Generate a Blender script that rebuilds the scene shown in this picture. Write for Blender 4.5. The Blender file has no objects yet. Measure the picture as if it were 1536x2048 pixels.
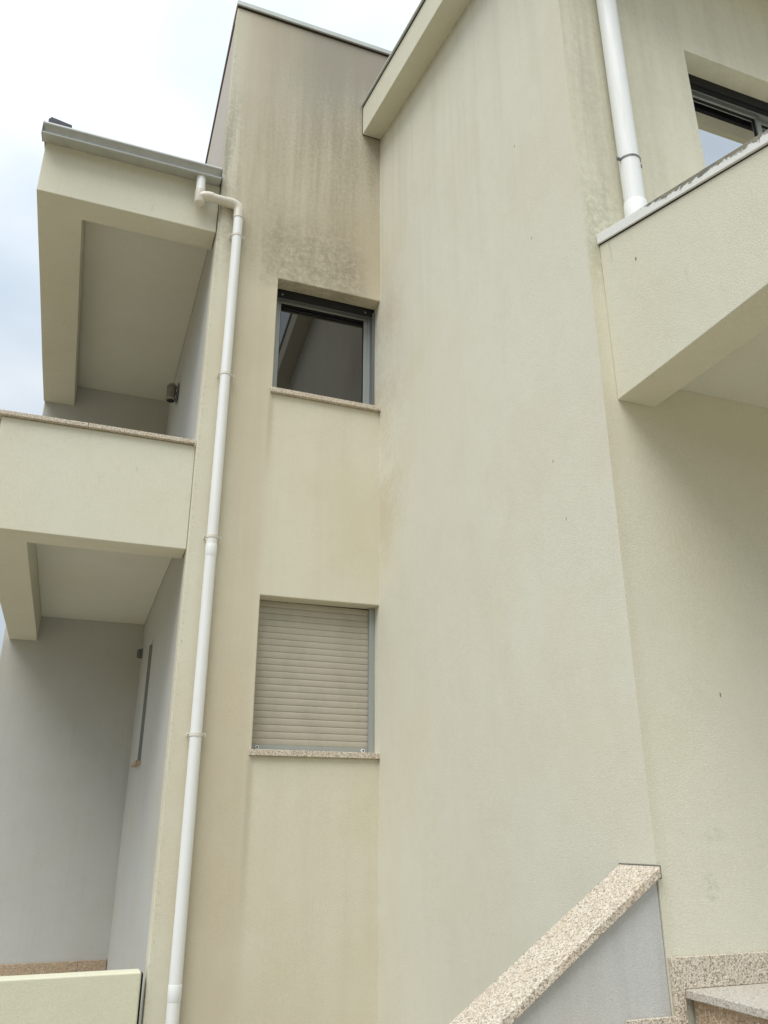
import bpy, bmesh, math, random
from mathutils import Vector, Matrix, noise as mnoise
random.seed(4)
R = math.radians
SC = bpy.context.scene
COL = SC.collection
E = 1.65                       # eye height: heights below are measured from the eye, the ground lies at -1.65

# ---------------------------------------------------------------- camera
cam = bpy.data.cameras.new('camera')
co = bpy.data.objects.new('camera', cam); COL.objects.link(co); SC.camera = co
pitch, yaw = R(21.506), R(20.466)
f0 = Vector((math.sin(yaw), math.cos(yaw), 0)); up = Vector((0, 0, 1))
fw = f0 * math.cos(pitch) + up * math.sin(pitch)
uu = up * math.cos(pitch) - f0 * math.sin(pitch)
rr = Vector((math.cos(yaw), -math.sin(yaw), 0))
m = Matrix((rr, uu, -fw)).transposed().to_4x4(); m.translation = (0, 0, E)
co.matrix_world = m
cam.sensor_fit = 'VERTICAL'; cam.sensor_height = 36; cam.lens = 36 * 1625.9 / 2048
cam.clip_start = .05; cam.clip_end = 2000
SC.render.engine = 'CYCLES'
SC.render.resolution_x, SC.render.resolution_y = 768, 1024

# ---------------------------------------------------------------- node helper
class NT:
    def __init__(s, nt): s.nt = nt; s.L = nt.links
    def n(s, t, **k):
        a = s.nt.nodes.new(t)
        for q, v in k.items(): setattr(a, q, v)
        return a
    def put(s, sock, v):
        if isinstance(v, bpy.types.NodeSocket): s.L.new(v, sock)
        elif v is not None:
            if sock.type == 'RGBA' and len(v) == 3: v = (*v, 1)
            sock.default_value = v
    def math(s, op, a, b=None, c=None, clamp=False):
        x = s.n('ShaderNodeMath', operation=op, use_clamp=clamp)
        s.put(x.inputs[0], a)
        if b is not None: s.put(x.inputs[1], b)
        if c is not None: s.put(x.inputs[2], c)
        return x.outputs[0]
    def mul(s, a, b): return s.math('MULTIPLY', a, b)
    def add(s, a, b): return s.math('ADD', a, b)
    def step(s, v, a, b, lo=0., hi=1.):                  # smooth ramp
        x = s.n('ShaderNodeMapRange', interpolation_type='SMOOTHSTEP')
        for i, q in enumerate((v, a, b, lo, hi)): s.put(x.inputs[i], q)
        return x.outputs[0]
    def mix(s, f, a, b, mode='MIX'):
        x = s.n('ShaderNodeMix', data_type='RGBA', blend_type=mode)
        s.put(x.inputs[0], f); s.put(x.inputs[6], a); s.put(x.inputs[7], b)
        return x.outputs[2]
    def scalev(s, v, sc):
        x = s.n('ShaderNodeVectorMath', operation='MULTIPLY'); s.put(x.inputs[0], v); s.put(x.inputs[1], sc)
        return x.outputs[0]
    def noise(s, v, scale, detail=3, rough=.55, dist=0.):
        x = s.n('ShaderNodeTexNoise'); s.put(x.inputs['Vector'], v)
        for k, q in (('Scale', scale), ('Detail', detail), ('Roughness', rough), ('Distortion', dist)): x.inputs[k].default_value = q
        return x.outputs[0]
    def voro(s, v, scale, out='Distance', feat='F1', rnd=1.):
        x = s.n('ShaderNodeTexVoronoi', feature=feat); s.put(x.inputs['Vector'], v)
        x.inputs['Scale'].default_value = scale; x.inputs['Randomness'].default_value = rnd
        return x.outputs[out]
    def xyz(s, v):
        x = s.n('ShaderNodeSeparateXYZ'); s.put(x.inputs[0], v); return x.outputs
    def bump(s, h, strength, dist, nrm=None):
        x = s.n('ShaderNodeBump'); s.put(x.inputs['Height'], h)
        x.inputs['Strength'].default_value = strength; x.inputs['Distance'].default_value = dist
        if nrm is not None: s.put(x.inputs['Normal'], nrm)
        return x.outputs[0]

# ---------------------------------------------------------------- sky: even overcast, brighter towards the zenith
W = bpy.data.worlds.new('World'); SC.world = W; W.use_nodes = True
w = NT(W.node_tree); W.node_tree.nodes.clear()
SUN_EL, SUN_AZ = R(58), R(226)            # azimuth clockwise from +Y
sky = w.n('ShaderNodeTexSky', sky_type='NISHITA'); sky.sun_disc = False
sky.sun_elevation = SUN_EL; sky.sun_rotation = SUN_AZ
sky.air_density = 1.0; sky.dust_density = 2.0; sky.ozone_density = 1.0
tc = w.n('ShaderNodeTexCoord'); gx = tc.outputs['Generated']
zz = w.math('MAXIMUM', w.xyz(gx)[2], 0.)
lum = w.mul(w.add(w.mul(zz, .86), .48), 10 * .62)
cl = w.noise(w.scalev(gx, (1, 1, 1.8)), 2.2, 4, .5)
lum = w.mul(lum, w.step(cl, .28, .72, .86, 1.12))
cloud = w.mix(w.step(cl, .3, .7), (.78, .91, 1.04), (.95, .985, 1.01))
cv = w.n('ShaderNodeVectorMath', operation='SCALE'); w.put(cv.inputs[0], cloud); w.put(cv.inputs['Scale'], lum)
bg = w.n('ShaderNodeBackground'); bg.inputs[1].default_value = .1
w.put(bg.inputs[0], w.mix(.9, sky.outputs[0], cv.outputs[0]))
w.L.new(bg.outputs[0], w.n('ShaderNodeOutputWorld').inputs[0])
sl = bpy.data.lights.new('sun', 'SUN'); sl.energy = 1.5; sl.angle = R(40); sl.color = (1, .98, .945)
so = bpy.data.objects.new('sun', sl); COL.objects.link(so)
sd = Vector((math.sin(SUN_AZ) * math.cos(SUN_EL), math.cos(SUN_AZ) * math.cos(SUN_EL), math.sin(SUN_EL)))
so.rotation_euler = sd.to_track_quat('Z', 'Y').to_euler(); so.location = sd * 30
vs = SC.view_settings; vs.view_transform = 'Standard'; vs.look = 'None'; vs.gamma = 1; vs.exposure = 0.76
vs.use_curve_mapping = False

# ---------------------------------------------------------------- materials
def newmat(name):
    m_ = bpy.data.materials.new(name); m_.use_nodes = True
    a = NT(m_.node_tree); b = m_.node_tree.nodes['Principled BSDF']
    return m_, a, b
def position(a):                    # world position with height from the eye
    g = a.n('ShaderNodeNewGeometry'); x = a.n('ShaderNodeVectorMath', operation='SUBTRACT')
    a.put(x.inputs[0], g.outputs['Position']); x.inputs[1].default_value = (0, 0, E)
    return x.outputs[0]
def bands(a, v, lo0, lo1, hi0, hi1):
    return a.mul(a.step(v, lo0, lo1), a.step(v, hi0, hi1, 1., 0.))
CREAM = (.742, .722, .590)
def render_coat(name, base, streak=.35, blot=.3, extra=None, grain=1.):
    """mineral render: fine sandy grain, vertical rain streaks, faint blotches"""
    m_, a, b = newmat(name); P = position(a); x, y, z = a.xyz(P)
    st = a.noise(a.scalev(P, (5.5, 5.5, .32)), 1.6, 5, .62)
    st2 = a.noise(a.scalev(P, (17, 17, .8)), 1.3, 3, .6)
    bl = a.noise(P, .9, 5, .6); fine = a.noise(P, 22, 6, .7); gr = a.noise(P, 190, 2, .6)
    dark = tuple(c * k for c, k in zip(base, (.84, .83, .80)))
    warm = tuple(c * k for c, k in zip(base, (.95, .90, .78)))
    c = a.mix(a.mul(a.step(bl, .42, .72), blot), base, warm)
    c = a.mix(a.mul(a.step(st, .50, .78), streak), c, dark)
    c = a.mix(a.mul(a.step(st2, .55, .8), streak * .5), c, dark)
    c = a.mix(a.mul(a.step(fine, .35, .7), .10), c, dark)
    big = a.noise(a.scalev(P, (1, 1, .6)), .55, 3, .55); med = a.noise(P, 3.2, 5, .65)
    c = a.mix(a.mul(a.step(big, .40, .66), .13), c, dark)
    c = a.mix(a.mul(a.step(med, .46, .70), .15), c, dark)
    if extra: c = extra(a, P, x, y, z, c, st, st2, bl, fine)
    c = a.mix(a.step(gr, .3, .7), a.mix(1., c, (.90, .90, .895), 'MULTIPLY'), c)
    a.put(b.inputs['Base Color'], c); b.inputs['Roughness'].default_value = .92
    b.inputs['Specular IOR Level'].default_value = .25
    h = a.add(a.mul(a.noise(P, 170, 4, .65), 1.), a.mul(a.noise(a.scalev(P, (1, 1, .55)), 6, 3, .5), 2.0))
    a.put(b.inputs['Normal'], a.bump(h, .55 * grain, .004))
    return m_
def spot(a, P, at, size, rot=0.):                  # one small mark on a wall
    s = a.n('ShaderNodeVectorMath', operation='SUBTRACT'); a.put(s.inputs[0], P); s.inputs[1].default_value = at
    ln = a.n('ShaderNodeVectorMath', operation='LENGTH'); a.put(ln.inputs[0], a.scalev(s.outputs[0], tuple(1 / q for q in size)))
    return a.step(ln.outputs['Value'], .55, 1.0, 1., 0.)

def dirt_tall(a, P, x, y, z, c, st, st2, bl, fine):
    """tall front: tan weathering, brown-grey algae below the roof edge, washed panels under the sills"""
    under = a.mul(a.step(x, 1.12, 1.30), a.step(z, 3.42, 3.50, 1., 0.))
    washed = a.mul(under, a.step(a.add(z, a.mul(bl, .8)), -1.6, .6, .55, .9))
    tan = (.625, .560, .420)
    t = a.mul(a.math('SUBTRACT', 1., a.mul(washed, .72)), a.step(a.add(bl, a.mul(st, .6)), .40, 1.05, .38, .95))
    edge = a.step(x, .66, .90, .25, 1.)
    c = a.mix(a.mul(t, edge), c, tan)
    # streaky soft brown between pipe and windows
    br = a.mul(bands(a, x, .86, 1.0, 1.15, 1.30), a.step(z, 4.2, 4.9, 1., .6))
    c = a.mix(a.mul(a.mul(br, a.step(z, 1.5, 4.2, .55, 1.)), .25), c, (.53, .46, .335))
    hi = a.mul(a.step(z, 4.3, 5.2), a.step(x, .66, 1.0, .35, 1.))
    c = a.mix(a.mul(hi, .30), c, (.43, .375, .275))
    # algae: from the roof edge, running down
    zz_ = a.add(z, a.add(a.mul(st, 2.4), a.mul(fine, .5)))
    grit = a.noise(P, 34, 5, .75)
    top = a.mul(a.step(a.add(zz_, a.mul(a.math('SUBTRACT', grit, .5), 3.0)), 7.0, 8.9), a.step(a.add(x, a.mul(st2, .3)), .85, 1.85, .10, 1.))
    c = a.mix(a.mul(top, .62), c, (.28, .265, .23))
    mid = a.mul(bands(a, z, 4.5, 4.85, 6.0, 7.0), bands(a, a.add(x, a.mul(st, .25)), .85, 1.25, 2.0, 2.30))
    mid = a.mul(mid, a.step(a.add(st, a.mul(fine, .45)), .48, .98))
    c = a.mix(a.mul(a.mul(mid, a.step(grit, .25, .65, .55, 1.)), .56), c, (.35, .305, .22))
    low = a.mul(bands(a, a.add(z, a.mul(bl, .5)), 4.70, 4.86, 5.15, 5.9), bands(a, a.add(x, a.mul(fine, .15)), .95, 1.35, 2.02, 2.24))
    low = a.mul(low, a.step(a.add(a.mul(fine, .6), a.mul(a.noise(P, 7, 4, .6), .5)), .34, .72))
    c = a.mix(a.mul(low, .56), c, (.225, .20, .15))
    # pale flakes where the coat comes off over the window
    fl = a.noise(P, 17, 4, .75, .6)
    fm = a.mul(a.mul(bands(a, z, 4.63, 4.70, 5.1, 5.6), bands(a, x, 1.1, 1.35, 1.95, 2.15)), a.step(fl, .54, .62))
    c = a.mix(a.mul(fm, .75), c, (.56, .50, .36))
    # corner grime beside the gutter
    cg = a.mul(a.mul(bands(a, z, 4.3, 5.2, 5.9, 7.4), a.step(x, .66, .92, 1., 0.)), a.step(a.add(fine, st2), .8, 1.25))
    c = a.mix(a.mul(cg, .6), c, (.27, .255, .20))
    cl_ = a.mul(a.step(x, .655, .70, 1., 0.), a.step(a.noise(P, 40, 5, .7), .5, .7))
    c = a.mix(a.mul(cl_, .4), c, (.30, .28, .22))
    # runs under the sill ends
    run = a.mul(bands(a, x, 1.185, 1.215, 1.225, 1.26), a.math('MAXIMUM', bands(a, z, -.9, .35, .47, .50), bands(a, z, 2.6, 3.3, 3.44, 3.47)))
    c = a.mix(a.mul(run, .30), c, (.33, .29, .2))
    return c
def dirt_side(a, P, x, y, z, c, st, st2, bl, fine):
    """long side wall: clean, faint grey-green streaks, brown touches next to the inner corner"""
    k = a.mul(a.step(y, 5.1, 5.95), bands(a, z, 1.6, 2.6, 4.2, 5.4))
    c = a.mix(a.mul(a.mul(k, a.step(a.add(bl, a.mul(fine, .5)), .62, .9)), .5), c, (.56, .47, .32))
    t = a.mul(a.step(z, 2.2, 6.4), a.step(st, .40, .72))
    c = a.mix(a.mul(t, .17), c, (.42, .41, .32))
    hi = a.mul(a.step(z, 4.5, 6.5), a.step(y, 2.8, 4.4, 1., 0.))
    c = a.mix(a.mul(hi, .18), c, (.46, .45, .37))
    # contact shadow with grime, painted dark along the joint under the eave
    eave_grime_shade = a.mul(a.step(a.add(z, a.mul(a.math('SUBTRACT', 6., y), .27)), 6.50, 6.66), a.step(fine, .2, .6))
    c = a.mix(a.mul(eave_grime_shade, .55), c, (.34, .31, .23))
    lowc = a.mul(a.step(z, .8, -.5), a.step(bl, .35, .6)); c = a.mix(a.mul(lowc, .12), c, (.62, .60, .52))
    for at, s in (((2.197, 3.47, 4.12), (.05, .004, .018)), ((2.197, 3.335, 1.82), (.05, .004, .012)), ((2.197, 3.26, 1.47), (.05, .004, .012)), ((2.197, 3.36, 3.3), (.05, .004, .014))):
        c = a.mix(a.mul(spot(a, P, at, s), .85), c, (.12, .11, .08))
    return c
def dirt_wing(a, P, x, y, z, c, st, st2, bl, fine):
    """wing front: rain streaks beside the downpipe, grey smears low down"""
    k = a.mul(a.step(z, 2.6, 3.2), a.step(x, 2.2, 2.9, 1., .45))
    c = a.mix(a.mul(a.mul(k, a.step(a.add(a.add(st, a.mul(st2, .3)), a.mul(a.math('SUBTRACT', fine, .5), .5)), .45, 1.0)), .46), c, (.36, .34, .27))
    moss = a.mul(bands(a, z, 2.5, 2.8, 3.0, 3.5), bands(a, x, 2.19, 2.24, 2.34, 2.46))
    c = a.mix(a.mul(a.mul(moss, a.step(fine, .3, .6)), .36), c, (.32, .31, .19))
    c = a.mix(a.mul(a.mul(a.step(x, 2.20, 2.27, 1., 0.), a.step(z, 2.6, 3.0, 1., .3)), .16), c, (.50, .42, .26))
    for at, s in (((2.45, 2.86, -.205), (.045, .06, .07)), ((2.50, 2.86, -.01), (.07, .06, .04))):
        c = a.mix(a.mul(a.mul(spot(a, P, at, s), a.step(a.noise(P, 28, 4, .7), .42, .68)), .30), c, (.30, .31, .31))
    c = a.mix(a.mul(spot(a, P, (2.64, 2.86, .56), (.005, .05, .014)), .8), c, (.12, .10, .06))
    return c
def dirt_light(a, P, x, y, z, c, st, st2, bl, fine):
    s2 = a.noise(a.scalev(P, (14, 14, 3)), 1.2, 4, .7)
    c = a.mix(a.mul(a.step(s2, .62, .76), .30), c, (.40, .39, .32))
    c = a.mix(a.mul(a.step(a.noise(P, 55, 2, .5), .78, .84), .35), c, (.30, .28, .2))
    c = a.mix(a.mul(spot(a, P, (2.278, 2.60, 2.60), (.05, .007, .014)), .85), c, (.1, .09, .06))
    return c
M = {}
M['tall'] = render_coat('render_tall_front', CREAM, .35, .5, dirt_tall)
M['side'] = render_coat('render_long_side', (.750, .732, .622), .12, .4, dirt_side)
M['wing'] = render_coat('render_wing_front', CREAM, .04, .35, dirt_wing)
M['cream'] = render_coat('render_cream', (.742, .726, .598), .20, .3, dirt_light)
M['panel'] = render_coat('render_low_wall', (.74, .73, .565), .15, .25)
M['grey'] = render_coat('render_grey', (.55, .55, .52), .3, .5)
M['upper_side'] = render_coat('render_upper_return', (.60, .565, .51), .2, .3)
M['greystair'] = render_coat('render_grey_stair', (.585, .59, .575), .8, .5)
M['soffit'] = render_coat('soffit_paint', (.77, .77, .68), .1, .4)
M['plain'] = render_coat('render_cream_beam', (.60, .555, .425), .2, .4)

def granite(name, light, mid, sc=1., rust=.25, rough=.75):
    m_, a, b = newmat(name); P = position(a)
    v = a.noise(P, 105 * sc, 4, .75, .4); v2 = a.noise(P, 60 * sc, 3, .7); o = a.noise(P, 9, 4, .6)
    c = a.mix(a.step(v, .41, .54), mid, light)
    c = a.mix(a.mul(a.step(v2, .56, .64), .6), c, (.15, .115, .10))
    c = a.mix(a.mul(a.step(a.voro(P, 115 * sc), .17, .30, 1., 0.), .8), c, (.055, .05, .045))
    c = a.mix(a.mul(a.step(a.noise(P, 80 * sc, 2, .6, 1.), .57, .66), .7), c, (.78, .74, .68))
    c = a.mix(a.mul(a.step(o, .45, .75), rust), c, (.46, .30, .17))
    a.put(b.inputs['Base Color'], c); b.inputs['Roughness'].default_value = rough
    h = a.add(a.noise(P, 110 * sc, 3, .7), a.mul(a.noise(P, 45, 2, .5), .8))
    a.put(b.inputs['Normal'], a.bump(h, .8, .006))
    return m_
M['granite'] = granite('granite', (.73, .655, .53), (.36, .295, .21), 1.05, .2)
M['granite_rust'] = granite('granite_rusty', (.52, .40, .27), (.33, .23, .14), 1., .6)
M['granite_tread'] = granite('granite_tread', (.60, .57, .50), (.48, .44, .37), 1.3, .15, .6)

def simple(name, col, rough=.5, metal=0., var=.15, sc=8., bump=0., spec=.5):
    m_, a, b = newmat(name); P = position(a)
    n = a.noise(a.scalev(P, (1, 1, .5)), sc, 5, .65)
    a.put(b.inputs['Base Color'], a.mix(a.mul(a.step(n, .35, .75), var), col, tuple(q * .45 for q in col)))
    a.put(b.inputs['Roughness'], a.step(n, .2, .8, rough * .85, min(1, rough * 1.15)))
    b.inputs['Metallic'].default_value = metal; b.inputs['Specular IOR Level'].default_value = spec
    if bump: a.put(b.inputs['Normal'], a.bump(a.noise(P, 60, 2), bump, .002))
    return m_
def pvc():
    m_, a, b = newmat('white_pvc'); P = position(a)
    n = a.noise(a.scalev(P, (30, 30, 1.2)), 1.0, 5, .65); k = a.noise(a.scalev(P, (1, 1, .3)), 7, 5, .7)
    c = a.mix(a.mul(a.step(n, .48, .75), .22), (.80, .82, .81), (.46, .43, .34))
    c = a.mix(a.mul(a.step(k, .55, .75), .18), c, (.52, .49, .40))
    a.put(b.inputs['Base Color'], c); a.put(b.inputs['Roughness'], a.step(n, .3, .7, .42, .65))
    return m_
M['pvc'] = pvc()
M['pvc_old'] = simple('yellowed_pvc', (.70, .66, .56), .4, 0, .18, 8)
M['clip'] = simple('clip_plastic', (.74, .71, .63), .5, 0, .2, 20)
M['alu'] = simple('grey_green_aluminium', (.36, .385, .37), .38, .25, .12, 10)
M['alu_dark'] = simple('dark_aluminium', (.16, .175, .175), .45, .2, .15, 10)
M['gutter'] = simple('grey_gutter_metal', (.50, .51, .475), .4, .1, .25, 7)
M['flash'] = simple('zinc_flashing', (.56, .60, .56), .5, .1, .2, 6)
M['black'] = simple('black_void', (.012, .012, .012), .9, 0, 0)
M['joint'] = simple('dark_joint_filler', (.02, .016, .015), .9, 0, .2, 20)
M['joint_grey'] = simple('grey_mortar', (.16, .15, .13), .9, 0, .3, 30)
M['slat'] = simple('shutter_slat', (.44, .41, .33), .5, 0, .25, 5)
M['dark_tile'] = simple('dark_blue_tile', (.018, .02, .035), .5, 0, .2, 10)
M['lampmetal'] = simple('lamp_metal', (.38, .35, .29), .35, .6, .3, 30)
M['floor'] = simple('dark_floor_tile', (.16, .11, .08), .6, 0, .3, 6)
M['inside'] = simple('room_paint', (.35, .33, .30), .9, 0, .1)
M['roof'] = simple('roof_covering', (.20, .12, .09), .85, 0, .3, 6)

def glass_mat(name, ior):
    m_, a, b = newmat(name)
    b.inputs['Base Color'].default_value = (.010, .010, .011, 1); b.inputs['Roughness'].default_value = .015
    b.inputs['IOR'].default_value = ior
    P = position(a); a.put(b.inputs['Normal'], a.bump(a.noise(P, 1.6, 1), .06, .004))
    return m_
M['glass'] = glass_mat('window_glass', 2.05)
M['glass_coated'] = glass_mat('coated_glass', 9.)
def lamp_glass():
    m_, a, b = newmat('lamp_glass'); b.inputs['Base Color'].default_value = (.22, .20, .16, 1)
    b.inputs['Roughness'].default_value = .2; return m_
M['lampglass'] = lamp_glass()
def coping_white():
    m_, a, b = newmat('mossy_white_coping'); P = position(a); x, y, z = a.xyz(P)
    edge = a.math('SUBTRACT', z, a.add(a.mul(a.math('SUBTRACT', y, 2.86), .33), 2.884))     # height over the sloping lower edge
    n = a.noise(P, 26, 6, .75, .5); n2 = a.noise(P, 5, 3, .6)
    thick = bands(a, a.add(y, a.mul(n2, .25)), 1.7, 2.0, 2.40, 2.85)
    mk = a.step(a.add(a.add(edge, a.mul(n, .075)), a.mul(thick, .040)), .110, .124)
    c = a.mix(a.mul(a.step(n, .45, .7), .2), (.78, .79, .76), (.55, .54, .48))
    c = a.mix(a.mul(mk, .88), c, a.mix(a.step(n2, .4, .6), (.07, .075, .045), (.20, .175, .10)))
    a.put(b.inputs['Base Color'], c); b.inputs['Roughness'].default_value = .75
    a.put(b.inputs['Normal'], a.bump(a.mul(n, a.add(mk, .25)), .8, .012))
    return m_
M['coping_white'] = coping_white()
def ground_mat():
    m_, a, b = newmat('concrete_paving'); P = position(a)
    n = a.noise(P, .8, 6, .6); g = a.noise(P, 60, 3, .6)
    br = a.n('ShaderNodeTexBrick'); a.put(br.inputs['Vector'], P)
    br.inputs['Scale'].default_value = 2.2; br.inputs['Mortar Size'].default_value = .012
    a.put(br.inputs['Color1'], (.34, .29, .20)); a.put(br.inputs['Color2'], (.29, .25, .175)); a.put(br.inputs['Mortar'], (.09, .08, .06))
    c = a.mix(a.mul(a.step(n, .4, .7), .5), br.outputs[0], (.20, .18, .135))
    a.put(b.inputs['Base Color'], a.mix(a.mul(a.step(g, .3, .7), .15), c, (.11, .10, .08))); b.inputs['Roughness'].default_value = .9
    a.put(b.inputs['Normal'], a.bump(g, .4, .004))
    return m_
M['ground'] = ground_mat()
M['hill'] = simple('wooded_hillside', (.06, .075, .035), .95, 0, .6, .12)  # dark green of the added ring that blocks the low sky

# ---------------------------------------------------------------- mesh helpers
def wob(p, amp):
    q = Vector(p) * 1.1
    return Vector(p) + Vector((mnoise.noise(q + Vector((7, 0, 0))), mnoise.noise(q + Vector((0, 13, 0))), mnoise.noise(q + Vector((0, 0, 29))))) * amp
def obj(name, bm, mat, parent=None, cut=0., amp=0., bev=0., smooth=False, segs=2):
    bmesh.ops.remove_doubles(bm, verts=bm.verts, dist=1e-5)
    bmesh.ops.recalc_face_normals(bm, faces=bm.faces)
    if cut:
        for ax in range(3):
            v = [p.co[ax] for p in bm.verts]; lo, hi = min(v), max(v)
            k = math.ceil(lo / cut + 1e-6)
            while k * cut < hi - 1e-6:
                n = Vector((0, 0, 0)); n[ax] = 1
                if min(abs(k * cut - q) for q in v) > .03:
                    bmesh.ops.bisect_plane(bm, geom=bm.verts[:] + bm.edges[:] + bm.faces[:], plane_co=n * (k * cut), plane_no=n, dist=1e-6)
                k += 1
    if amp:
        for v in bm.verts: v.co = wob(v.co, amp)
    for v in bm.verts: v.co.z += E
    me = bpy.data.meshes.new(name); bm.to_mesh(me); bm.free()
    me.materials.append(mat)
    if smooth or bev:
        for p in me.polygons: p.use_smooth = True
    o = bpy.data.objects.new(name, me); COL.objects.link(o)
    if smooth and not bev:
        for e_ in (): pass
    if bev:
        md = o.modifiers.new('bevel', 'BEVEL'); md.width = bev; md.segments = segs; md.limit_method = 'ANGLE'
        md.angle_limit = R(35); md.harden_normals = True
    if parent is not None: o.parent = parent; o.matrix_parent_inverse = parent.matrix_world.inverted()
    return o
def addbox(bm, x0, x1, y0, y1, z0, z1):
    v = [bm.verts.new((x, y, z)) for x in (x0, x1) for y in (y0, y1) for z in (z0, z1)]
    for f in ((0, 1, 3, 2), (4, 6, 7, 5), (0, 4, 5, 1), (2, 3, 7, 6), (0, 2, 6, 4), (1, 5, 7, 3)): bm.faces.new([v[i] for i in f])
    return v
def box(*a):
    bm = bmesh.new(); addbox(bm, *a); return bm
def prism(pts, axis, a, b):
    """polygon pts in the two other axes (in order), extruded along axis from a to b"""
    bm = bmesh.new()
    def mk(p, t):
        q = list(p); q.insert(axis, t); return bm.verts.new(q)
    A = [mk(p, a) for p in pts]; B = [mk(p, b) for p in pts]
    n = len(pts); bm.faces.new(A); bm.faces.new(B[::-1])
    for i in range(n): bm.faces.new((A[i], A[(i + 1) % n], B[(i + 1) % n], B[i]))
    return bm
def holed(axis, u0, u1, z0, z1, t0, t1, holes):
    """wall slab across axis (0: runs along Y, 1: runs along X) with rectangular holes (u0,u1,z0,z1)"""
    us = sorted({u0, u1} | {h[0] for h in holes} | {h[1] for h in holes}); zs = sorted({z0, z1} | {h[2] for h in holes} | {h[3] for h in holes})
    us = [u for u in us if u0 <= u <= u1]; zs = [q for q in zs if z0 <= q <= z1]
    bm = bmesh.new(); V = {}
    def vv(i, j, t):
        if (i, j, t) not in V:
            V[i, j, t] = bm.verts.new((t, us[i], zs[j]) if axis == 0 else (us[i], t, zs[j]))
        return V[i, j, t]
    def solid(i, j):
        if i < 0 or j < 0 or i >= len(us) - 1 or j >= len(zs) - 1: return False
        cu, cz = (us[i] + us[i + 1]) / 2, (zs[j] + zs[j + 1]) / 2
        return not any(h[0] < cu < h[1] and h[2] < cz < h[3] for h in holes)
    for i in range(len(us) - 1):
        for j in range(len(zs) - 1):
            if not solid(i, j): continue
            for t in (t0, t1): bm.faces.new((vv(i, j, t), vv(i + 1, j, t), vv(i + 1, j + 1, t), vv(i, j + 1, t)))
            for di, dj, p, q in ((-1, 0, (i, j), (i, j + 1)), (1, 0, (i + 1, j), (i + 1, j + 1)), (0, -1, (i, j), (i + 1, j)), (0, 1, (i, j + 1), (i + 1, j + 1))):
                if not solid(i + di, j + dj): bm.faces.new((vv(*p, t0), vv(*q, t0), vv(*q, t1), vv(*p, t1)))
    return bm
def ringframe(axis, u0, u1, z0, z1, t0, t1, wd):
    return holed(axis, u0, u1, z0, z1, t0, t1, [(u0 + wd, u1 - wd, z0 + wd, z1 - wd)])
def addtube(bm, pts, rad, n=20, cap=True):
    pts = [Vector(p) for p in pts]; rads = rad if isinstance(rad, (list, tuple)) else [rad] * len(pts)
    rings = []; u = None
    for i, p in enumerate(pts):
        d = (pts[min(i + 1, len(pts) - 1)] - pts[max(i - 1, 0)]).normalized()
        if u is None: u = d.orthogonal().normalized()
        u = (u - d * u.dot(d)).normalized(); v = d.cross(u)
        rings.append([bm.verts.new(p + (u * math.cos(k * 2 * math.pi / n) + v * math.sin(k * 2 * math.pi / n)) * rads[i]) for k in range(n)])
    for a_, b_ in zip(rings, rings[1:]):
        for k in range(n): bm.faces.new((a_[k], a_[(k + 1) % n], b_[(k + 1) % n], b_[k]))
    if cap: bm.faces.new(rings[0]); bm.faces.new(rings[-1][::-1])
def tube(pts, rad, n=20):
    bm = bmesh.new(); addtube(bm, pts, rad, n); return bm
def arc(c, a, b, steps=8):
    """quarter bend from direction a to direction b round corner c (a, b: vectors from c to the ends)"""
    c, a, b = Vector(c), Vector(a), Vector(b)
    return [c + a * (1 - math.sin(t)) + b * (1 - math.cos(t)) for t in [k * math.pi / 2 / steps for k in range(steps + 1)]]
def empty(name, loc, label=None, cat=None, group=None, parent=None):
    o = bpy.data.objects.new(name, None); COL.objects.link(o); o.empty_display_size = .2
    o.location = (loc[0], loc[1], loc[2] + E)
    if parent is not None: o.parent = parent
    bpy.context.view_layer.update()
    tag(o, label, cat, group); return o
def tag(o, label=None, cat=None, group=None, kind=None):
    for k, v in (('label', label), ('category', cat), ('group', group), ('kind', kind)):
        if v: o[k] = v
    return o

# ---------------------------------------------------------------- ground
G = -1.65
bm = bmesh.new()
bm.faces.new([bm.verts.new(p) for p in ((-600, -600, G), (600, -600, G), (600, 600, G), (-600, 600, G))])
tag(obj('ground', bm, M['ground']), kind='structure')

# added ring of dark hills, unseen, blocking low sky light from the porches
bm = bmesh.new(); rings = []
for rad, hh in ((70, -.5), (85, 7), (105, 12), (150, 17), (240, 22)):
    rings.append([bm.verts.new((rad * math.cos(t), rad * math.sin(t), G + hh * (1 + .30 * mnoise.noise(Vector((3 * math.cos(t), 3 * math.sin(t), rad * .02)))))) for t in [k * math.pi / 48 for k in range(96)]])
for a_, b_ in zip(rings, rings[1:]):
    for k in range(96): bm.faces.new((a_[k], a_[(k + 1) % 96], b_[(k + 1) % 96], b_[k]))
tag(obj('hills', bm, M['hill'], smooth=True), kind='structure')

# ---------------------------------------------------------------- house
H = empty('house', (1.4, 6, G), 'cream rendered house with tall windowed front, stacked porches and a long blank side wall', 'house')
XA0, XB, YA, YC = .645, 2.197, 6.0, 2.86
WT = .15
def plaster(name, bm, mat, bev=.009, parent=H, amp=.006, cut=.3):
    return obj(name, bm, mat, parent, cut, amp, bev)

# tall front wall; both openings run into the long side wall, which makes their right jamb
plaster('wall', holed(1, XA0, 5.2, G, 7.86, YA, YA + WT, [(1.225, 2.26, 3.47, 4.645), (1.225, 2.26, .515, 1.70)]), M['tall'])
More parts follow.
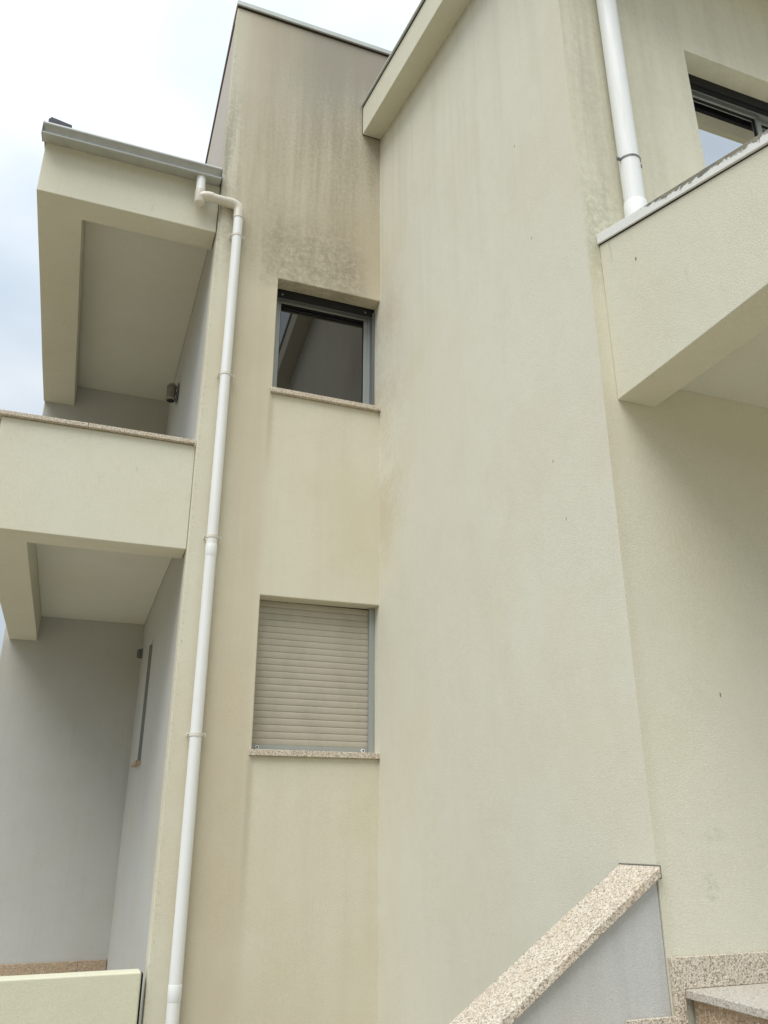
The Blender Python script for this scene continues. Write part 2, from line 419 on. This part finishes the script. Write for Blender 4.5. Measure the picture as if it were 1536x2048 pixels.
# its left return (grey inside the porches, cream above them), with the narrow window
plaster('wall', holed(0, YA + .02, 9.9, G, 5.36, XA0 + .003, XA0 + .26, [(8.35, 8.80, .62, 1.83)]), M['grey'], amp=.004)
bm = prism([(YA + WT + .001, 5.36), (11.5, 5.36), (11.5, 6.93), (YA + WT + .001, 7.83)], 0, XA0 + .004, XA0 + .22)
plaster('wall', bm, M['upper_side'])
# long side wall (its top follows the eave)
s_b = lambda y: 6.65 - .272 * (6 - y)
YB, ZT = YC + .132, s_b(YC) + .05
bm = holed(1, XB, 6.2, G, ZT, YC, YB, [(3.12, 4.68, 3.30, 4.683)])
t_ = prism([(YB, G), (6.45, G), (6.45, s_b(6.45) + .05), (YB, ZT)], 0, XB, XB + .22)
bmesh.ops.delete(t_, geom=[f for f in t_.faces if abs(f.calc_center_median().y - YB) < 1e-4], context='FACES_ONLY')
tm = bpy.data.meshes.new('t'); t_.to_mesh(tm); t_.free(); bm.from_mesh(tm); bpy.data.meshes.remove(tm)
for q in (3.30, 4.683):
    bmesh.ops.bisect_plane(bm, geom=bm.verts[:] + bm.edges[:] + bm.faces[:], plane_co=(0, 0, q), plane_no=(0, 0, 1), dist=1e-6)
wl = plaster('wall', bm, M['side'], bev=.006)
wl.data.materials.append(M['wing'])
for p in wl.data.polygons:
    if p.center.x > XB + .012: p.material_index = 1
# back of the porches
plaster('wall', box(-.85, XA0 + .1, 9.9, 10.12, G, 5.6), M['grey'])
# rooms behind the windows, unlit
def room(x0, x1, y0, y1, z0, z1):
    bm = box(x0, x1, y0, y1, z0, z1)
    for f in [f for f in bm.faces if f.calc_center_median().y < y0 + 1e-4]: bm.faces.remove(f)
    return obj('room', bm, M['inside'], H)
room(1.0, 2.6, YA + WT + .01, 8.4, .2, 2.2); room(1.0, 2.6, YA + WT + .01, 8.4, 3.2, 5.0)
room(2.5, 5.4, YC + .14, 5.6, 3.0, 5.0)
# closing walls out of sight
plaster('wall', box(-.6, 6.2, 11.5, 11.7, G, 6.9), M['cream'], cut=1)
plaster('wall', prism([(YC + .134, G), (11.49, G), (11.49, 6.9), (6.2, 7.8), (6.0, 6.6), (YC + .134, 5.8)], 0, 6.0, 6.19), M['cream'], cut=1)

# roof of the tall part with zinc edge
tr = obj('roof', prism([(YA - .01, 7.86), (11.6, 6.95), (11.6, 7.0), (YA - .01, 7.90)], 0, XA0 - .004, 5.2), M['roof'], H)
bm = box(XA0 - .012, 5.2, YA - .030, YA + .25, 7.868, 7.925)
obj('edge_flashing', bm, M['flash'], tr, bev=.004)
obj('edge_flashing', prism([(YA + .26, 7.85), (11.6, 6.93), (11.6, 6.965), (YA + .26, 7.91)], 0, XA0 - .010, XA0 + .09), M['alu_dark'], tr)
obj('flashing_shadow_strip', box(XA0 - .002, 5.2, YA - .012, YA - .002, 7.855, 7.8675), M['joint'], tr)  # dark strip stands in for the shadow line below the flashing

# eave of the wing, falling towards the street
def ev(y, t): return (6.635 - .2685 * (6 - y)) if t == 0 else (7.000 - .2915 * (6 - y))
y0, y1 = 5.988, 2.15
ea = plaster('eave', prism([(y0, ev(y0, 0)), (y0, ev(y0, 1)), (y1, ev(y1, 1)), (y1, ev(y1, 0))], 0, 2.003, 2.34), M['cream'], bev=.006, amp=.004)
obj('drip_edge', prism([(y0, ev(y0, 1) + .012), (y0, ev(y0, 1) + .034), (y1 - .02, ev(y1, 1) + .034 - .006), (y1 - .02, ev(y1, 1) + .012 - .006)], 0, 1.982, 2.4), M['flash'], ea, bev=.003)
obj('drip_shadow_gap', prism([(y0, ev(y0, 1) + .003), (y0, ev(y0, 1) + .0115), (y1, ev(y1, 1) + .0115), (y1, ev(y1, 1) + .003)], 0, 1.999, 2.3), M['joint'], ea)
obj('wall_joint', box(2.0015, 2.21, 5.9885, 5.9975, ev(6, 0) - .001, ev(6, 1) + .012), M['joint'], ea)
obj('roof', prism([(5.99, ev(6, 1) + .036), (5.99, ev(6, 1) + .11), (y1 - .03, ev(y1, 1) + .10), (y1 - .03, ev(y1, 1) + .03)], 0, 2.06, 6.4), M['roof'], H)
obj('eave_soffit', prism([(YC - .003, s_b(YC) - .02), (y1, ev(y1, 0) + .02), (y1, ev(y1, 1) - .02), (YC - .003, ev(YC, 1) - .02)], 0, 2.345, 6.3), M['cream'], H)

# ---- left porches
YP = 6.05
def ell(x0, x1, xi, y0, yi, y1, z0, z1): return prism([(x0, y0), (x1, y0), (x1, yi), (xi, yi), (xi, y1), (x0, y1)], 2, z0, z1)
pr = plaster('porch_roof', ell(-.862, .640, -.495, YP, 6.305, 9.898, 5.03, 5.575), M['cream'], bev=.007, amp=.004)
plaster('soffit', box(-.493, XA0, 6.307, 9.898, 5.315, 5.50), M['soffit'], parent=pr, bev=.0, amp=.004)
obj('roof_deck', prism([(YP - .02, 5.58), (10.2, 5.9), (10.2, 5.96), (YP - .02, 5.63)], 0, -.88, XA0), M['roof'], pr)
obj('roof_tile', prism([(-.868, 5.632), (-.872, 5.79), (-.852, 5.818), (-.680, 5.785), (-.676, 5.632)], 1, YP - .03, YP + .25), M['dark_tile'], pr, bev=.004)
ba = plaster('balcony', ell(-.79, .643, -.495, YP, 6.305, 9.898, 2.015, 2.895), M['cream'], bev=.007, amp=.004)
plaster('soffit', box(-.493, XA0, 6.307, 9.898, 2.30, 2.50), M['soffit'], parent=ba, bev=0, amp=.004)
obj('floor', box(-.493, XA0, 6.307, 9.898, 2.502, 2.52), M['floor'], ba)
for xa, xb in ((-.825, -.185), (-.181, .632)):
    obj('coping_stone', box(xa, xb, YP - .035, 6.33, 2.898, 2.933), M['granite'], ba, cut=.1, amp=.003, bev=.004)
# porch floor and its granite skirting
obj('porch_floor', box(-1.2, XA0, 6.15, 9.9, G, -1.47), M['granite_tread'], H)
sk = obj('skirting', box(-.85, .36, 9.875, 9.899, -1.469, -1.22), M['granite_rust'], H, bev=.003)
obj('skirting', box(.363, .64, 9.875, 9.899, -1.469, -1.22), M['granite_rust'], H, bev=.003)

# ---- windows
def screw_stop(x, y, z, parent):
    s = obj('shutter_stop', tube([(x, y, z), (x, y - .022, z)], .013, 14), M['pvc'], parent, smooth=False)
    obj('stop_hole', tube([(x, y - .0225, z), (x, y - .0235, z)], .007, 10), M['black'], parent)
def window(x0, x1, z0, z1, y, glass, leaves=1, label=None):
    """aluminium window; y = front of the outer frame"""
    fr = obj('window', ringframe(1, x0, x1, z0, z1, y, y + .07, .040), M['alu'], H, bev=.003)
    if label: fr['label'] = label
    a0, a1 = x0 + .038, x1 - .038; wl = (a1 - a0 + (leaves - 1) * .05) / leaves
    for k in range(leaves):
        b0 = a0 + k * (wl - .05); b1 = b0 + wl; ys = y + .016 + .02 * (k % 2)
        sa = obj('sash', ringframe(1, b0, b1, z0 + .038, z1 - .038, ys, ys + .045, .042), M['alu'], fr, bev=.003)
        obj('gasket', ringframe(1, b0 + .040, b1 - .040, z0 + .078, z1 - .078, ys + .012, ys + .03, .007), M['black'], fr)
        obj('pane', box(b0 + .046, b1 - .046, ys + .020, ys + .026, z0 + .084, z1 - .084), glass, fr)
    return fr
def shutter_box(x0, x1, y0, y1, z0, z1, parent):
    bm = box(x0, x1, y0, y1, z0, z1)
    for f in [f for f in bm.faces if f.calc_center_median().z < z0 + 1e-4]: bm.faces.remove(f)
    return obj('shutter_box', bm, M['black'], parent)
# upper stair window
YW = YA + .205
uw = window(1.228, 2.1965, 3.515, 4.640, YW, M['glass'], 1, 'upper window with bare reflecting pane')
shutter_box(1.20, 2.196, YA + WT + .002, YW + .09, 4.560, 4.95, uw)
obj('raised_shutter', box(1.226, 2.19, YA + WT + .012, YA + WT + .034, 4.562, 4.94), M['alu_dark'], uw, bev=.004)
for x in (1.30, 2.105): obj('shutter_stop', tube([(x, YA + WT - .004, 4.598), (x, YA + WT + .011, 4.598)], .011, 12), M['alu_dark'], uw)
obj('shutter_guide', box(1.2265, 1.246, YA + WT + .001, YW - .001, 3.515, 4.57), M['alu'], uw, bev=.002)
obj('shutter_guide', box(2.172, 2.1955, YA + WT - .02, YW - .001, 3.515, 4.60), M['alu_dark'], uw, bev=.002)
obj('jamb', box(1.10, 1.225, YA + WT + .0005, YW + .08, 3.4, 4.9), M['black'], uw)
obj('sill', box(1.205, 2.199, YA - .035, YW + .05, 3.470, 3.513), M['granite'], uw, cut=.08, amp=.004, bev=.004)
# lower stair window, roller shutter down
YW = YA + .205
lw = window(1.228, 2.1965, .560, 1.66, YW, M['glass'], 1, 'lower window with the roller shutter closed')
ys = YA + .128
shutter_box(1.20, 2.196, YA + WT + .002, YW + .09, 1.685, 2.05, lw)
def slat_bm(z, y=ys):
    h = .0474; prof = []
    for k in range(6):
        t = k / 5; prof.append((y + .006 - .0055 * math.sin(math.pi * (.06 + .90 * t)) ** .35, z + h * t))
    prof = [(y + .012, z - .001)] + prof[:] + [(y + .012, z + h - .0005)]
    return prism(prof, 0, 1.226, 2.176)
proto = obj('shutter_slat', slat_bm(0.), M['slat'], lw)
proto.location.z += .600
for k in range(1, 22):
    s_ = proto.copy(); COL.objects.link(s_); s_.parent = lw; s_.matrix_parent_inverse = proto.matrix_parent_inverse
    s_.location = proto.location + Vector((random.uniform(-.0008, .0008), random.uniform(-.0006, .0006), .0498 * k))
obj('bottom_rail', box(1.226, 2.178, ys - .010, ys + .012, .560, .5985), M['alu'], lw, bev=.003)
obj('shutter_guide', box(2.150, 2.1955, ys - .028, ys - .003, .556, 1.70), M['alu'], lw, bev=.003)
obj('shutter_guide', box(1.2255, 1.235, ys + .013, ys + .03, .556, 1.70), M['alu'], lw)
for x in (1.285, 2.105): screw_stop(x, ys - .0105, .580, lw)
obj('sill', box(1.205, 2.199, YA - .030, YW + .05, .512, .555), M['granite'], lw, cut=.08, amp=.004, bev=.004)
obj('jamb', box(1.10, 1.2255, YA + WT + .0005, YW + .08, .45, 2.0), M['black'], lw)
# wing window
yc = YC + .185
cw = window(3.10, 4.69, 3.40, 4.668, yc, M['glass_coated'], 2, 'wing window mirroring the pale sky')
shutter_box(3.05, 4.7, YC + .134, yc + .08, 4.60, 4.98, cw)
obj('raised_shutter', box(3.11, 4.69, YC + .142, YC + .165, 4.590, 4.96), M['black'], cw)
obj('sill', box(3.08, 4.72, YC - .03, yc + .05, 3.30, 3.345), M['granite'], cw, bev=.004)
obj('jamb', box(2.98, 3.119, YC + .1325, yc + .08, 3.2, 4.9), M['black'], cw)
# narrow porch window in the grey return wall
nw = obj('window', ringframe(0, 8.352, 8.798, .64, 1.828, XA0 + .12, XA0 + .17, .04), M['alu_dark'], H); nw['label'] = 'narrow window in the grey porch wall'
obj('jamb_liner', box(XA0 + .006, XA0 + .118, 8.775, 8.798, .642, 1.826), M['alu'], nw)
obj('pane', box(XA0 + .14, XA0 + .147, 8.39, 8.76, .675, 1.79), M['glass'], nw)
obj('sill', box(XA0 - .045, XA0 + .12, 8.30, 8.85, .605, .635), M['granite_rust'], nw, bev=.004)

# ---- canopy over the entrance, sloping top
XK = 2.278
ct = lambda y: 2.884 + .33 * (y - 2.86)
ca = plaster('canopy', prism([(YC, 1.952), (YC, ct(YC)), (.95, ct(.95)), (.95, 1.952)], 0, XK, XK + .217), M['cream'], bev=.007, amp=.004, cut=.25)
plaster('beam', prism([(.95, 1.952), (.95, ct(.95)), (1.17, ct(1.17)), (1.17, 1.952)], 0, XK + .219, 5.2), M['cream'], parent=ca, bev=.007, amp=.004)
plaster('soffit', prism([(1.172, 2.09), (1.172, ct(1.17) - .03), (YC - .002, ct(YC) - .03), (YC - .002, 2.09)], 0, XK + .219, 5.2), M['soffit'], parent=ca, bev=0, amp=.004)
obj('coping', prism([(YC - .001, ct(YC) + .002), (YC - .001, ct(YC) + .062), (.93, ct(.93) + .062), (.93, ct(.93) + .002)], 0, XK - .013, XK + .25), M['coping_white'], ca, cut=.06, amp=.004, bev=.004)
obj('coping_joint', prism([(YC - .002, ct(YC) - .003), (YC - .002, ct(YC) + .0015), (.94, ct(.94) + .0015), (.94, ct(.94) - .003)], 0, XK - .002, XK + .2), M['joint'], ca)
# skirting along the wing front
obj('skirting', prism([(2.203, -.90), (2.203, -.435), (3.10, -.435), (3.10, -.5405), (2.248, -.5405), (2.248, -.90)], 1, YC - .022, YC - .001), M['granite'], H, bev=.003)
obj('skirting', box(3.103, 4.2, YC - .022, YC - .001, -.5405, -.435), M['granite'], H, bev=.003)

# ---------------------------------------------------------------- low porch wall
lwl = empty('low_wall', (0, 6, G), 'low pale cream wall closing the ground floor porch at the bottom', 'wall')
obj('wall_panel', box(-2.2, .604, 5.95, 6.10, G, -.813), M['panel'], lwl, .3, .003, .012, segs=3)
obj('joint_filler', box(.606, .619, 6.0, 6.09, G, -.83), M['joint'], lwl)

# ---------------------------------------------------------------- staircase
S = empty('staircase', (1.4, 2.4, G), 'granite entrance stairs with a grey side wall and sloping granite coping', 'staircase')
run, ris = .285, .185
obj('side_wall', prism([(.30, G), (2.195, G), (2.195, -.165), (.30, -.165 - .65 * 1.895)], 1, YC + .005, 3.07), M['greystair'], S, cut=.25, amp=.004, bev=.004)
for k, (a_, b_) in enumerate(((.24, 1.20), (1.203, 2.1945))):
    zf = lambda x: -.124 - .65 * (2.19 - x)
    obj('coping', prism([(a_, zf(a_)), (b_, zf(b_)), (b_, zf(b_) - .040), (a_, zf(a_) - .040)], 1, YC - .028, 3.097), M['granite'], S, cut=.05, amp=.005, bev=.005)
obj('mortar_joint', prism([(2.1948, -.1205), (2.1985, -.1175), (2.1985, -.165), (2.1948, -.168)], 1, YC - .026, 3.10), M['joint_grey'], S)
for k in range(6):
    zt = -.541 - k * ris; xn = 2.25 - k * run
    far = 4.6 if k == 0 else xn + run + .02
    obj('landing' if k == 0 else 'tread', box(xn, far, 1.25, YC - (.0005 if k == 0 else .016), zt - .030, zt), M['granite_tread'], S, bev=.004)
    obj('riser', box(xn + .028, xn + .055, 1.28, YC - .023, zt - ris + .001, zt - .031), M['granite_rust'], S, bev=.002)
    if k: obj('skirting', box(xn - .035 + .06, xn + run - .04 - .002 if k == 1 else xn + run + .02, YC - .014, YC + .004, zt + .001 if k > 1 else zt - .1, zt + .100), M['granite'], S, bev=.003)
obj('landing_base', box(2.31, 4.6, 1.28, YC - .024, G, -.572), M['plain'], S)
obj('flight_base', prism([(.88, G), (2.30, G), (2.30, -.90)], 1, 1.3, YC - .024), M['plain'], S)

# ---------------------------------------------------------------- gutter
gz0, gz1, gyf, gyb = 5.512, 5.654, 5.905, YP - .002
g0, g1 = -.885, .630
gzb = gz0 + .036                                        # the underside rises a little towards the fascia
prof = [(gyb, gzb), (gyf + .010, gz0 + .001), (gyf + .002, gz0), (gyf - .004, gz0 + .008), (gyf + .001, gz0 + .017), (gyf + .034, gz0 + .018), (gyf + .034, gz0 + .029), (gyf + .012, gz0 + .030)]
for k in range(9):                                       # concave cove
    t = k / 8; prof.append((gyf + .018 + .026 * math.sin(math.pi * (.12 + .75 * t)) - .022 * t, gz0 + .031 + .062 * t))
prof += [(gyf - .008, gz1 - .044), (gyf - .010, gz1 - .038), (gyf + .032, gz1 - .037), (gyf + .032, gz1 - .028), (gyf - .002, gz1 - .027), (gyf + .012, gz1 - .001), (gyf + .018, gz1), (gyf + .024, gz1 - .004),
         (gyf + .040, gz0 + .10), (gyf + .056, gz0 + .06), (gyf + .056, gzb + .010), (gyb - .006, gzb + .010), (gyb - .006, gz1 - .02), (gyb, gz1 - .02)]
gu = empty('rain_gutter', (-.1, YP, gz0), 'grey moulded metal rain gutter along the porch roof edge', 'gutter')
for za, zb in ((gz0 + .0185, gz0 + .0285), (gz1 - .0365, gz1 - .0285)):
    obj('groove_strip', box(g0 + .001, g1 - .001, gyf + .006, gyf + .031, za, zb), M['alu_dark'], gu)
gt = obj('trough', prism(prof, 0, g0, g1), M['gutter'], gu)
pc = [(gyb, gzb - .001), (gyf + .004, gz0 - .001), (gyf - .002, gz1 - .035), (gyf + .010, gz1 + .001), (gyb, gz1 - .015)]
obj('end_cap', prism(pc, 0, g0 - .006, g0 - .0005), M['alu_dark'], gu)
obj('end_cap', prism(pc, 0, g1 + .0005, g1 + .005), M['alu_dark'], gu)

# ---------------------------------------------------------------- downpipes
def clamp(x, y, z, r, wall, mat, parent, wire=False):
    bm = bmesh.new(); n = 18; h = .004 if wire else .011; th = .004
    R0 = [[], [], [], []]
    for k in range(n + 1):
        t = math.pi * (1.0 - k / n) ; cx_, sy_ = math.cos(t), -math.sin(t)
        for q, (rad, dz) in enumerate(((r + .001, -h), (r + th, -h), (r + th, h), (r + .001, h))): R0[q].append(bm.verts.new((x + cx_ * rad, y + sy_ * rad, z + dz)))
    for q in range(4):
        for k in range(n): bm.faces.new((R0[q][k], R0[q][k + 1], R0[(q + 1) % 4][k + 1], R0[(q + 1) % 4][k]))
    for k in (0, n): bm.faces.new([R0[q][k] for q in range(4)])
    c = obj('clamp', bm, mat, parent)
    for sgn in (-1, 1):
        xa, xb = sorted((x + sgn * (r + .001), x + sgn * (r + .026)))
        lug = obj('lug', box(xa, xb, y - .004, y + .004, z - .011, z + .011), mat, c, bev=.002)
        if not wire: obj('bracket', box(x + sgn * (r + .012) - .004, x + sgn * (r + .012) + .004, y + .005, wall, z - .004, z + .004), mat, c)
        obj('screw', tube([(x + sgn * (r + .014), y - .004, z), (x + sgn * (r + .014), y - .008, z)], .0045, 8), M['alu_dark'], c)
    return c
dp = empty('downpipe', (.816, 5.94, G), 'white plastic downpipe running from the grey gutter down the tall front', 'downpipe', 'white downpipes')
px, py, pr_ = .816, 5.945, .0415
def pobj(name, bm, mat, parent):
    o = obj(name, bm, mat, parent)
    sh = set()
    for p in o.data.polygons:
        p.use_smooth = len(p.vertices) == 4
        if not p.use_smooth: sh.update(p.edge_keys)
    for e_ in o.data.edges:
        if e_.key in sh: e_.use_edge_sharp = True
    return o
rz, ox, oy = 5.305, .462, 5.955
pobj('pipe', tube([(px, py, 5.20), (px, py, G + .02)], pr_, 28), M['pvc'], dp)
pobj('outlet', tube([(ox - .004, oy + .004, gz0 + .012), (ox, oy, rz + .03)], pr_ - .001, 24), M['pvc'], dp)
el = [(ox, oy, rz + .07)] + arc((ox, oy - .01, rz - .01), (0, .01, .055), (.06, -.012, .012)) + [(ox + .09, oy - .022, rz + .004)]
pobj('elbow', tube([(ox, oy, rz + .055), (ox, oy, rz - .075), (ox, oy - .002, rz - .095), (ox, oy - .004, rz - .104)], [pr_ + .005, pr_ + .005, pr_ - .003, pr_ - .022], 24), M['pvc_old'], dp)
pobj('elbow', tube([(ox - .01, oy - .006, rz - .018), (ox + .03, oy - .012, rz - .006), (ox + .07, oy - .014, rz + .004), (ox + .11, oy - .014, rz + .006)], [pr_ * .9, pr_ + .004, pr_ + .005, pr_ + .005], 24), M['pvc_old'], dp)
pobj('cross_run', tube([(ox + .06, oy - .014, rz + .004), (px - .05, py, rz)], pr_, 24), M['pvc_old'], dp)
pobj('elbow', tube([(px - .115, py, rz), (px - .085, py, rz)] + arc((px, py, rz), (-.072, 0, 0), (0, 0, -.072), 10) + [(px, py, rz - .11), (px, py, rz - .155)], pr_ + .005, 24), M['pvc_old'], dp)
for z in (4.955, 3.532, 2.10, .634): clamp(px, py, z, pr_, YA, M['clip'], dp)
for z in (-.93, 2.0): pobj('socket', tube([(px, py, z + .04), (px, py, z + .036), (px, py, z - .05), (px, py, z - .055)], [pr_ + .0005, pr_ + .0022, pr_ + .0022, pr_ + .0006], 28), M['pvc'], dp)

d2 = empty('downpipe', (2.49, 2.785, 2.9), 'thick white plastic downpipe on the wing wall ending on the canopy', 'downpipe', 'white downpipes')
qx, qy, qr = 2.491, 2.787, .0565
pobj('pipe', tube([(qx, qy, 5.55), (qx, qy, 2.87)], qr, 32), M['pvc'], d2)
pobj('pipe_bend', tube([(qx, qy, 5.54), (qx, qy - .03, 5.62), (qx, qy - .20, 5.72)], qr + .004, 24), M['pvc'], d2)
pobj('socket', tube([(qx, qy, 3.165), (qx, qy, 3.16), (qx, qy, 3.05), (qx, qy, 2.93), (qx, qy, 2.87)], [qr + .0005, qr + .005, qr + .006, qr + .007, qr + .007], 32), M['pvc'], d2)
clamp(qx, qy, 3.455, qr + .001, YC, M['alu_dark'], d2, True)
clamp(qx, qy, 5.2, qr + .001, YC, M['alu_dark'], d2, True)

# ---------------------------------------------------------------- porch lamps
def lamp(y, z, s, label, dark=False):
    L = empty('wall_lamp', (XA0, y, z), label, 'lamp', 'wall lamps in the porches')
    x = XA0 - .075 * s; r = .048 * s; h = .105 * s
    mt = M['alu_dark'] if dark else M['lampmetal']
    obj('back_plate', box(XA0 - .018, XA0 - .004, y - .05 * s, y + .05 * s, z - h - .01, z + h + .01), M['alu_dark'], L, bev=.003)
    obj('arm', box(x, XA0 - .018, y - .012, y + .012, z - .012, z + .012), M['alu_dark'], L)
    obj('shade', tube([(x, y, z - h * .72), (x, y, z + h * .62)], r, 20), M['lampglass'] if not dark else mt, L)
    obj('rim', tube([(x, y, z - h), (x, y, z - h * .72)], r + .006, 20), mt, L)
    obj('rim', tube([(x, y, z + h * .62), (x, y, z + h * .72)], r + .006, 20), M['alu_dark'], L)
    obj('cap', tube([(x, y, z + h * .72), (x, y, z + h)], [r + .006, r * .8], 20), mt, L)
    obj('lens', tube([(x, y, z - h - .002), (x, y, z - h + .004)], r - .006, 20), M['black'], L)
    obj('bar', box(x - r - .006, x - r, y - .006, y + .006, z - h, z + h * .8), mt, L)
lamp(8.45, 4.66, 1.0, 'small cylindrical wall lamp beside the upper porch ceiling')
lamp(9.62, 1.90, .45, 'tiny dark wall lamp in the far corner of the lower porch', True)
